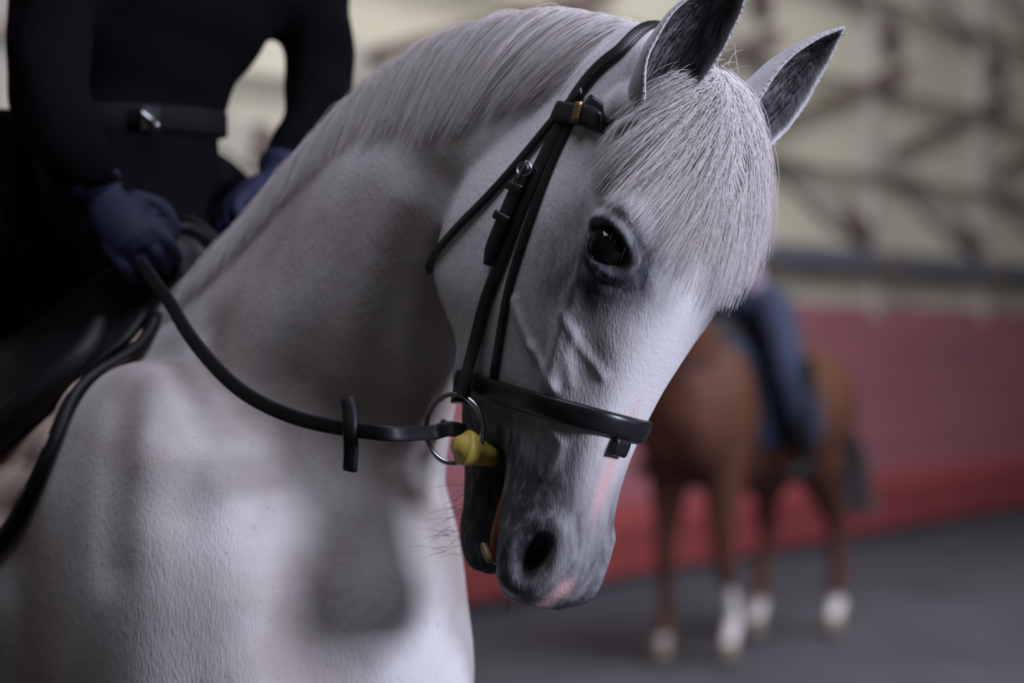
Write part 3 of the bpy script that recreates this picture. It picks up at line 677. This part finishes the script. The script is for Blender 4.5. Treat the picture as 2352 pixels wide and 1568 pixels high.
# ------------------------------------------------------------------ bit
bit = empty('snaffle_bit', hw((0, -.07, .47))); tag(bit, 'loose ring snaffle bit with yellow rubber mouthpiece in the horse mouth', 'bit')
rc = P(1043, 985, dring-.012)
RX = nrm(np.array([.88, -.45, .0])); RY = np.array([0.06, 0, 1.0]); RY = nrm(RY-RX*(RY@RX))
tag(torus(rc, RX, RY, .0365, .0385, .0032, 56, 12).build('bit_ring', M['steel'], bit), 'steel loose ring')
lrc = hl(rc); lrc[0] *= -1; rc2 = hw(lrc)
torus(rc2, nrm(HV+HU*.3), HW, .037, .037, .0032, 56, 12).build('bit_ring', M['steel'], bit)
mN = [P(1058, 1024, dring-.024), P(1066, 1027, dring-.022), P(1080, 1032, dring-.019), P(1100, 1039, dring-.015), P(1122, 1047, dring-.008), P(1150, 1054, dring+.02)]
mF = [hw(hl(q)*np.array([-1, 1, 1])) for q in mN[::-1]]; rN = [.0150, .0205, .0195, .0155, .0118, .0100]
mo = MB(); mo.tube(mN+[hw((0, -.075, .468))]+mF, rN+[.010]+rN[::-1], 20, 60)
tag(mo.build('mouthpiece', M['yellow'], bit), 'yellow rubber mouthpiece with flared end')
# cheekpiece end folded round the ring
cpb = MB(); e0 = P(1062, 890, dring-.006); e1 = P(1056, 925, dring-.012)
ribbon([e0, (e0+e1)/2, e1], [nrm(-RX*.2+np.array([-.3, -1, .1]))]*3, .0215, .007, 'cheekpiece_fold', M['leather'], bridle, -.002)
# ------------------------------------------------------------------ reins
def rein_path(pix):
    out = []
    for x, y, d in pix:
        h = hit(x, y); dd = d
        if h is not None: dd = min(d, float(h[0][1])-.012)
        out.append(P(x, y, dd))
    return np.array(out)
rein = empty('rein', rc); tag(rein, 'black leather rein hanging from the bit ring to the gloved hand', 'rein')
rp = rein_path([(1065, 990, dring-.01), (1030, 985, dring-.02), (985, 995, dring-.025), (900, 996, 2.62), (800, 985, 2.66), (700, 965, 2.70), (610, 930, 2.74), (540, 885, 2.78), (480, 825, 2.83), (430, 760, 2.89), (395, 700, 2.95), (365, 660, 3.0), (330, 610, 3.05), (300, 565, 3.08)])
rs = crom(rp, 70); ribbon(rs, nrm(np.tile([-.25, -1, .1], (70, 1))), .017, .0032, 'rein_strap', M['leather_dull'], rein)
sp = P(806, 985, rp[4][1]-.008); stp = [P(800, 918, rp[4][1]-.004), P(806, 950, rp[4][1]-.012), P(806, 985, rp[4][1]-.016), P(808, 1030, rp[4][1]-.012), P(806, 1078, rp[4][1]-.004)]
tag(ribbon(crom(stp, 16), np.tile([-.3, -1, 0], (16, 1)), .0165, .005, 'rein_stop', M['leather_dull'], rein), 'short leather stop crossing the rein')
rein2 = empty('rein', rc2); tag(rein2, 'far side black rein running from the left glove behind the mane', 'rein')
r2 = [rc2, rc2+np.array([-.15, .14, .06])]+[neck([t], [-1.15], .03)[0] for t in (.45, .6, .72, .85)]+[P(470, 530, 3.28), P(405, 515, 3.30)]
ribbon(crom(r2, 50), np.tile([.4, .9, .2], (50, 1)), .016, .0032, 'rein_strap', M['leather_dull'], rein2)
rein3 = empty('rein_slack', P(450, 540, 3.2)); tag(rein3, 'thin loose end of rein crossing between the two gloves', 'rein')
ribbon(crom([P(350, 545, 3.18), P(420, 520, 3.22), P(470, 540, 3.2), P(515, 572, 3.16)], 24), np.tile([-.2, -.6, .8], (24, 1)), .014, .003, 'rein_strap', M['leather_dull'], rein3)

# ================================================================== saddle and pad
def side_r(s, z, side=1):
    o = tfW(np.array([[s, side*.9, z]]))[0]; h = cast(o, -RB*side); return (h[0], h[1]) if h else (tfW(np.array([[s, side*.06, z]]))[0], RB*side)
def sheet(zs, sf, sb, off, thick, name, mat, parent, side=1, ns=26, rip=0.0, sub=0):
    rows, nr = [], []
    for z, a, b in zip(zs, sf, sb):
        r_, n_ = [], []
        for f in np.linspace(0, 1, ns):
            p, n = side_r(a+(b-a)*f, z, side); r_.append(p); n_.append(n)
        rows.append(r_); nr.append(n_)
    G = np.array(rows); NR = nrm(np.array(nr)*1.0)
    for _ in range(4):
        NR[1:-1] = .25*NR[:-2]+.5*NR[1:-1]+.25*NR[2:]; G[1:-1, :] = .25*G[:-2]+.5*G[1:-1]+.25*G[2:]
    NR = nrm(NR); wv = (np.abs(np.sin(np.arange(len(zs))*math.pi/6))[:, None, None])*rip
    O1 = G+NR*off; O2 = G+NR*(off+thick+wv); n, m = len(zs), ns; f = []
    v = np.vstack([O1.reshape(-1, 3), O2.reshape(-1, 3)]); k = n*m
    for i in range(n-1):
        for j in range(m-1):
            a = i*m+j; f.append((a, a+1, a+m+1, a+m)); f.append((k+a, k+a+m, k+a+m+1, k+a+1))
    bd = [i*m for i in range(n)]+[(n-1)*m+j for j in range(1, m)]+[i*m+m-1 for i in range(n-2, -1, -1)]+[j for j in range(m-2, 0, -1)]
    for a, b in zip(bd, bd[1:]+bd[:1]): f.append((a, b, k+b, k+a))
    return MB().add(v, f).build(name, mat, parent, sub=sub), G, NR
pad = empty('saddle_pad', tfW(np.array([[-.2, 0, 1.5]]))[0]); tag(pad, 'beige quilted saddle pad edged in black under the saddle', 'saddle pad')
PZ = np.linspace(1.525, .98, 55); pf = np.interp(-PZ, [-1.525, -1.465, -1.385, -1.33, -1.27, -1.2, -1.1, -.98], [.05, .09, .115, .10, .04, -.04, -.08, -.12])
for side in (1, -1):
    o, G, NR = sheet(PZ, pf, np.full(55, -.55), .004, .008, 'quilted_panel', M['pad'], pad, side, rip=.006)
    ribbon(G[:, 0]+NR[:, 0]*.006, NR[:, 0], .026, .009, 'binding', M['leather_dull'], o)
saddle = empty('saddle', tfW(np.array([[-.25, 0, 1.55]]))[0]); tag(saddle, 'black leather saddle under the rider with a smooth forward flap', 'saddle')
FZ = np.linspace(1.525, 1.0, 40); ff = np.interp(-FZ, [-1.525, -1.47, -1.44, -1.405, -1.35, -1.28, -1.2, -1.0], [.055, .08, .06, -.01, -.08, -.16, -.22, -.27])
for side in (1, -1):
    sheet(FZ, ff, np.full(40, -.42), .020, .007, 'flap', M['leather_dull'], saddle, side)
    kr = [side_r(a, z, side) for a, z in ((.0, 1.50), (.02, 1.455), (-.02, 1.40), (-.085, 1.34), (-.15, 1.28))]
    MB().tube([p+n*.032 for p, n in kr], [.014, .022, .026, .022, .010], 16, 20).build('knee_roll', M['leather_dull'], saddle)
sr = []
for s, z, h in ((.06, 1.585, .05), (.03, 1.635, .085), (-.03, 1.635, .12), (-.12, 1.60, .15), (-.25, 1.575, .18), (-.38, 1.585, .19), (-.48, 1.63, .17), (-.53, 1.645, .12)):
    a = np.linspace(0, 2*math.pi, 32, endpoint=False); sr.append(tfW(np.column_stack([np.full(32, s), h*np.cos(a), z-.055+.055*np.sin(a)+(.0-.10*np.abs(np.cos(a))**2)])))
MB().loft(crom(np.array(sr).reshape(8, -1), 30).reshape(30, 32, 3)).build('seat', M['leather_dull'], saddle)

# ================================================================== riders
def hand(mb, wrist, fwd, palm_n, thumb_side, s=1.0):       # half-closed hand: palm, four bent fingers, thumb
    f, n = nrm(fwd), nrm(palm_n); x = nrm(np.cross(f, n))*thumb_side; c = wrist+f*.045*s
    mb.tube([wrist-f*.02, wrist+f*.01, c, wrist+f*.085*s], [.026*s, .028*s, .036*s, .034*s], 16, 14, up=n, flat=.62)
    for i, (o, ln) in enumerate(((.030, .95), (.010, 1.05), (-.011, 1.0), (-.031, .8))):
        b = wrist+f*.08*s+x*o*s; k1 = b+f*.030*s*ln+n*.006*s; k2 = k1+f*.004*s+n*.026*s*ln; k3 = k2-f*.018*s+n*.006*s
        mb.tube([b-f*.02*s, b, k1, k2, k3], np.array([.0095, .0105, .010, .009, .0075])*s, 10, 16)
    b = wrist+f*.025*s+x*.028*s; mb.tube([b, b+f*.025*s+x*.020*s+n*.008, b+f*.052*s+x*.020*s+n*.018, b+f*.068*s+x*.008*s+n*.022], np.array([.014, .013, .011, .0085])*s, 10, 14)
def ell(c, ax, a, b, m=36, p=1.0):
    th = np.linspace(0, 2*math.pi, m, endpoint=False); return np.asarray(c)+np.outer(a*np.cos(th), ax[0])+np.outer(b*np.sin(th), ax[1])
rider = empty('person', tfW(np.array([[-.25, 0, 1.6]]))[0]); tag(rider, 'rider in black jacket, belt and navy gloves sitting on the white horse', 'person')
rx = nrm(RB); ry = nrm(HB); ax = (rx, ry)
mb = MB()
tor = [(P(215, 780, 3.36), .16, .14), (P(235, 640, 3.36), .185, .13), (P(255, 560, 3.36), .18, .135), (P(275, 470, 3.37), .152, .115), (P(300, 360, 3.38), .132, .100), (P(318, 270, 3.39), .126, .096), (P(345, 170, 3.40), .140, .108), (P(368, 60, 3.41), .178, .132), (P(392, -60, 3.42), .205, .135), (P(404, -170, 3.43), .20, .115), (P(408, -230, 3.44), .13, .085), (P(412, -260, 3.44), .065, .06), (P(418, -320, 3.43), .055, .06)]
A = crom(np.array([np.concatenate([c, [a, b]]) for c, a, b in tor]), 60); mb.loft([ell(r[:3], ax, r[3], r[4]) for r in A])
shR = P(140, -190, 3.30); elR = P(116, 215, 3.18); wrR = P(225, 440, 3.12)
shL = P(690, -190, 3.50); elL = P(738, 190, 3.50); wrL = P(640, 400, 3.42)
mb.tube([P(250, -190, 3.38), shR, P(118, 0, 3.22), elR, P(165, 335, 3.14), wrR], [.07, .072, .060, .055, .047, .036], 20, 40)
mb.tube([P(560, -190, 3.46), shL, P(715, 20, 3.5), elL, P(712, 300, 3.46), wrL], [.07, .070, .056, .052, .045, .036], 20, 40)
for side in (1, -1):
    loc = [(-.33, .07*side, 1.70), (-.27, .20*side, 1.66), (-.17, .345*side, 1.50), (-.12, .375*side, 1.33), (-.15, .40*side, 1.20), (-.22, .41*side, 1.0), (-.30, .40*side, .86)]
    mb.tube(tfW(np.array(loc)), [.13, .115, .092, .070, .066, .055, .045], 20, 40)
hc_ = P(425, -430, 3.42); mb.ball(hc_, (.075, .092, .118), np.stack([rx, ry, [0, 0, 1]])); mb.ball(hc_+ry*.088-np.array([0, 0, .012]), (.012, .022, .022), np.stack([rx, ry, [0, 0, 1]]))
me = voxel(mb, .009, 6, .5); vv = getv(me); ss = np.sin(vv[:, 2]*62+vv[:, 0]*22+4*np.sin(vv[:, 1]*9))*.0022+np.sin(vv[:, 2]*31-vv[:, 0]*40)*.002; setv(me, vv+getn(me)*ss[:, None]); link('clothed_body', me, M['cloth'], rider)
for nm, w_, e_, n_, tside in (('glove', wrR, P(335, 585, 3.06), np.array([.25, .55, -.55]), 1), ('glove', wrL, P(520, 500, 3.34), np.array([-.1, -.45, -.6]), -1)):
    mb = MB(); d = nrm(e_-w_); hand(mb, w_+d*.015, d, n_-d*(n_@d), tside, 1.05); mb.tube([w_-d*.06, w_-d*.03, w_], [.041, .041, .037], 18, 8); link(nm, voxel(mb, .0035, 3), M['glove'], rider)
bc = P(316, 282, 3.39); rings = []
for dz in (-.017, -.015, .015, .017):
    r = ell(bc+np.array([0, 0, dz]), ax, .132+(.002 if abs(dz) < .016 else 0), .102+(.002 if abs(dz) < .016 else 0), 48); rings.append(r)
belt = MB().loft(rings).build('belt', M['breeches'], rider)
bk = bc+ry*.128-rx*.0; d1 = P(345, 272, 3.272); MB().box(d1, (.034, .008, .034), np.stack([rx*.9, ry, [0, 0, 1]]), .003).build('belt_keeper', M['leather_dull'], belt)
tag(MB().tube([P(327, 259, 3.262), P(362, 288, 3.262)], .0035, 8).build('belt_buckle', M['steel'], belt), 'shiny belt buckle bar')
for side in (1, -1):
    bt_ = tfW(np.array([(-.155, .40*side, 1.17), (-.22, .41*side, 1.0), (-.30, .40*side, .86), (-.305, .40*side, .80)])); m = MB(); m.tube(bt_, [.070, .062, .050, .045], 20, 24)
    m.tube(tfW(np.array([(-.35, .40*side, .775), (-.28, .40*side, .775), (-.18, .40*side, .765), (-.12, .40*side, .76)])), [.036, .040, .038, .026], 16, 16); link('boot', voxel(m, .008, 3), M['leather_dull'], rider)
m = MB(); m.ball(hc_+np.array([0, 0, .035])-ry*.008, (.100, .120, .10), np.stack([rx, ry, [0, 0, 1]])); m.ball(hc_+ry*.11+np.array([0, 0, .035]), (.075, .05, .010), np.stack([rx, ry, [0, 0, 1]])); link('helmet', voxel(m, .008, 2), M['helmet'], rider)

# ================================================================== chestnut horse behind
a2 = math.radians(62); H2 = np.array([-.50, -.866, 0]); R2 = np.array([-.866, .50, 0]); O2 = np.array([.86, 11.4, 0])
def tf2(p): p = np.asarray(p, float); return np.column_stack([O2[0]+(p[:, 0]-.2)*H2[0]+p[:, 1]*R2[0], O2[1]+(p[:, 0]-.2)*H2[1]+p[:, 1]*R2[1], p[:, 2]])
def neck_local(pw):      # same build as a horse's neck: world point of the white one -> body coordinates
    d = np.asarray(pw)-WITH; return np.column_stack([d@HN, d@RN, np.asarray(pw)[:, 2]])
horse2 = empty('horse', (O2[0], O2[1], 0)); tag(horse2, 'chestnut horse with white socks walking in front of the red kickboard', 'horse')
mb = MB(); tt2 = np.linspace(0, 1, 40); th2 = np.linspace(0, 2*math.pi, 40, endpoint=False)
mb.loft([tf2(neck_local(neck(np.full(40, t), th2))) for t in tt2])
hb = neck_local(HO[None])[0]
def hw2(p):
    p = np.atleast_2d(p); c, s = math.cos(.25), math.sin(.25)
    return tf2(np.column_stack([hb[0]+p[:, 1]*c-p[:, 2]*s*0+p[:, 2]*.12, p[:, 0], hb[2]+.0-p[:, 2]*.98+p[:, 1]*-.1]))
head_shells(mb, hw2)
F2 = [(.17, .15, .02, .0, 0.), (.20, -.15, -.03, -.08, .0)]
H2L = [(-1.0, -.16, -.02, -.05, 0.0), (-1.0, .15, .14, .08, 0.)]
body_shells(mb, tf2, [fore(*x) for x in F2]+[hind(*x) for x in H2L])
me = voxel(mb, .012, 4); v2 = getv(me); pg = np.zeros(len(v2)); pkk = np.zeros(len(v2))
rl = (v2-O2)@R2; slx = (v2-O2)@H2+.2
pkk += sstep(.36, .30, v2[:, 2])*((rl < 0) & (slx > -.5)); pkk += sstep(.20, .15, v2[:, 2])*(slx < -.5); pkk += sstep(.13, .09, v2[:, 2])*((rl > 0) & (slx > -.5))*.7
pg += .75*sstep(1.1, .75, v2[:, 2])*(slx > .25)*0
attr(me, 'pig', pg); attr(me, 'pink', np.clip(pkk, 0, 1)); attr(me, 'speck', pg*0); attr(me, 'dirt_shade', pg*0+.8)
Ea = ear(1, (.080, .022, .045), (.086, .09, -.10), (.1, .80, .62), .034, (.006, .0, -.012), hw2); Eb = ear(-1, (-.080, .022, .045), (-.086, .09, -.10), (-.1, .80, .62), .034, (-.006, .0, -.012), hw2)
link('body', join(me, [Ea[:3], Eb[:3]]), M['chestnut'], horse2)
for x in F2: hoof(MB(), tf2, x[0]+.06+x[2]+x[3], x[1], x[4]).build('hoof', M['hoof'], horse2)
for x in H2L: hoof(MB(), tf2, x[0]-.04+x[2]+x[3], x[1], x[4]).build('hoof', M['hoof'], horse2)
for s in (1, -1): MB().ball(hw2(EC*np.array([s, 1, 1]))[0], ER).build('eye', M['eye'], horse2)
S, sh = [], []
for k in range(260):
    b = tf2(np.array([[-1.33, RNG.normal(0, .02), 1.30]]))[0]; j = RNG.normal(0, 1, 2); x = np.linspace(0, 1, 9)
    S.append(np.array([b+np.array([.02*q*j[0]+.14*q, .05*q, 0])-H2*(.16*math.sin(q*2.2))+R2*(.05*j[1]*q)+np.array([0, 0, -.72*q**1.25]) for q in x])); sh.append(RNG.uniform(0, 1))
strands(np.array(S), .004, .0015, np.array(sh), 'tail', M['darkhair'], horse2)
pad2 = empty('saddle_pad', tf2(np.array([[-.2, 0, 1.5]]))[0]); tag(pad2, 'dark blue saddle pad on the chestnut horse', 'saddle pad')
bv2 = BVHTree.FromPolygons([Vector(x) for x in v2], [tuple(p.vertices) for p in me.polygons])
for side in (1, -1):
    rows = []; rows2 = []
    for z in np.linspace(1.54, 1.0, 16):
        r1, r2_ = [], []
        for s in np.linspace(.06, -.55, 14):
            o = tf2(np.array([[s, side*.9, z]]))[0]; h = bv2.ray_cast(Vector(o), Vector(-R2*side)); p = np.array(h[0]) if h[0] else tf2(np.array([[s, side*.08, z]]))[0]
            r1.append(p+R2*side*.008); r2_.append(p+R2*side*.022)
        rows.append(r1+r2_[::-1])
    MB().loft(rows).build('panel', M['jeans'], pad2)
sad2 = empty('saddle', tf2(np.array([[-.25, 0, 1.55]]))[0]); tag(sad2, 'dark saddle on the chestnut horse', 'saddle')
sr = []
for s, z, h in ((.06, 1.59, .05), (.03, 1.64, .085), (-.12, 1.605, .15), (-.25, 1.58, .18), (-.38, 1.585, .19), (-.48, 1.64, .17), (-.53, 1.65, .12)):
    a = np.linspace(0, 2*math.pi, 24, endpoint=False); sr.append(tf2(np.column_stack([np.full(24, s), h*np.cos(a), z-.055+.055*np.sin(a)-.10*np.abs(np.cos(a))**2])))
MB().loft(sr).build('seat', M['leather_dull'], sad2)
for side in (1, -1):
    MB().loft([tf2(np.array([(s0, side*.36, z), (s0, side*.335, z), (s1, side*.335, z), (s1, side*.36, z)])) for s0, s1, z in ((.0, -.4, 1.42), (.06, -.4, 1.3), (.0, -.38, 1.12), (-.1, -.34, 1.02))]).build('flap', M['leather_dull'], sad2, smooth=False)
rider2 = empty('person', tf2(np.array([[-.25, 0, 1.6]]))[0]); tag(rider2, 'rider in lilac top and blue jeans on the chestnut horse', 'person')
ax2 = np.stack([R2, H2, [0, 0, 1]])
def t2(s, r, z): return tf2(np.array([[s, r, z]]))[0]
mb = MB(); A = crom(np.array([np.concatenate([t2(s, 0, z), [a, b]]) for s, z, a, b in ((-.25, 1.74, .165, .125), (-.20, 1.86, .15, .115), (-.15, 1.97, .145, .11), (-.10, 2.08, .165, .125), (-.06, 2.20, .185, .125), (-.04, 2.28, .16, .10), (-.03, 2.33, .07, .065), (-.01, 2.39, .055, .058))]), 40)
mb.loft([ell(r[:3], (R2, H2), r[3], r[4]) for r in A])
for sd in (1, -1):
    mb.tube([t2(-.04, .10*sd, 2.25), t2(-.04, .20*sd, 2.23), t2(-.04, .24*sd, 2.06), t2(-.03, .23*sd, 1.95), t2(.06, .15*sd, 1.86), t2(.12, .10*sd, 1.82)], [.07, .066, .054, .05, .042, .032], 16, 30)
mb.ball(t2(.02, 0, 2.50), (.075, .092, .118), ax2); link('clothed_torso', voxel(mb, .012, 4), M['lilac'], rider2)
mb = MB(); mb.ball(t2(-.28, 0, 1.70), (.19, .16, .12), ax2)
for sd in (1, -1): mb.tube([t2(-.30, .09*sd, 1.69), t2(-.22, .22*sd, 1.64), t2(-.04, .36*sd, 1.45), t2(.02, .385*sd, 1.34), t2(-.03, .40*sd, 1.2), t2(-.10, .41*sd, 1.10)], [.12, .105, .085, .072, .064, .055], 16, 30)
link('jeans', voxel(mb, .012, 4), M['jeans'], rider2)
for sd in (1, -1):
    m = MB(); m.tube([t2(-.05, .405*sd, 1.22), t2(-.12, .41*sd, 1.05), t2(-.17, .405*sd, .93)], [.072, .062, .05], 16, 16); m.tube([t2(-.22, .405*sd, .885), t2(-.14, .405*sd, .885), t2(-.02, .405*sd, .87)], [.038, .042, .03], 14, 12); link('boot', voxel(m, .010, 3), M['leather_dull'], rider2)
    m = MB(); w_ = t2(.13, .095*sd, 1.81); hand(m, w_, nrm(H2*1-R2*.3*sd), np.array([0, 0, -1.0]), sd, 1.0); link('hand', voxel(m, .006, 2), M['skin'], rider2)
m = MB(); m.ball(t2(.015, 0, 2.54), (.10, .12, .10), ax2); m.ball(t2(.13, 0, 2.54), (.075, .05, .010), ax2); link('helmet', voxel(m, .010, 2), M['helmet'], rider2)
bridle2 = empty('bridle', hw2((0, 0, 0))[0]); tag(bridle2, 'dark bridle on the chestnut horse head', 'bridle')
A2 = np.stack([hw2(e)[0]-hw2((0, 0, 0))[0] for e in np.eye(3)])
def ring2(w, dw, c0, a0, a1, width, name, closed):
    p_, n_ = [], []
    for ang in np.linspace(a0, a1, 60, endpoint=not closed):
        d = np.array([math.sin(ang), math.cos(ang), 0]); h = casth(hw(np.array([0, c0, w+dw*math.cos(ang)])+d*.3), -(d@HM))
        if h: p_.append(hw2(hl(h[0]))[0]); n_.append((h[1]@HM.T)@A2)
    return ribbon(p_, n_, width, .005, name, M['leather_dull'], bridle2, .004, closed=closed)
ring2(.402, 0, -.05, 0, 2*math.pi, .026, 'noseband', True); ring2(.083, .03, -.03, -1.95, 1.95, .02, 'browband', False)
for sg in (1, -1):
    l_ = hl(cp)*np.array([sg, 1, 1]); ribbon(hw2(l_), ((cn@HM.T)*np.array([sg, 1, 1]))@A2, .018, .005, 'cheekpiece', M['leather_dull'], bridle2, .006)
rein4 = empty('rein', hw2((0, -.07, .47))[0]); tag(rein4, 'dark reins from the chestnut horse mouth to its rider hands', 'rein')
for sg in (1, -1):
    b0 = hw2((.062*sg, -.10, .45))[0]; e0 = t2(.18, .09*sd if False else .09*sg, 1.80); m_ = t2(.45, .24*sg, 1.42)
    ribbon(crom([b0, m_, t2(.28, .20*sg, 1.66), e0], 30), np.tile(R2*sg, (30, 1)), .016, .004, 'rein_strap', M['leather_dull'], rein4)
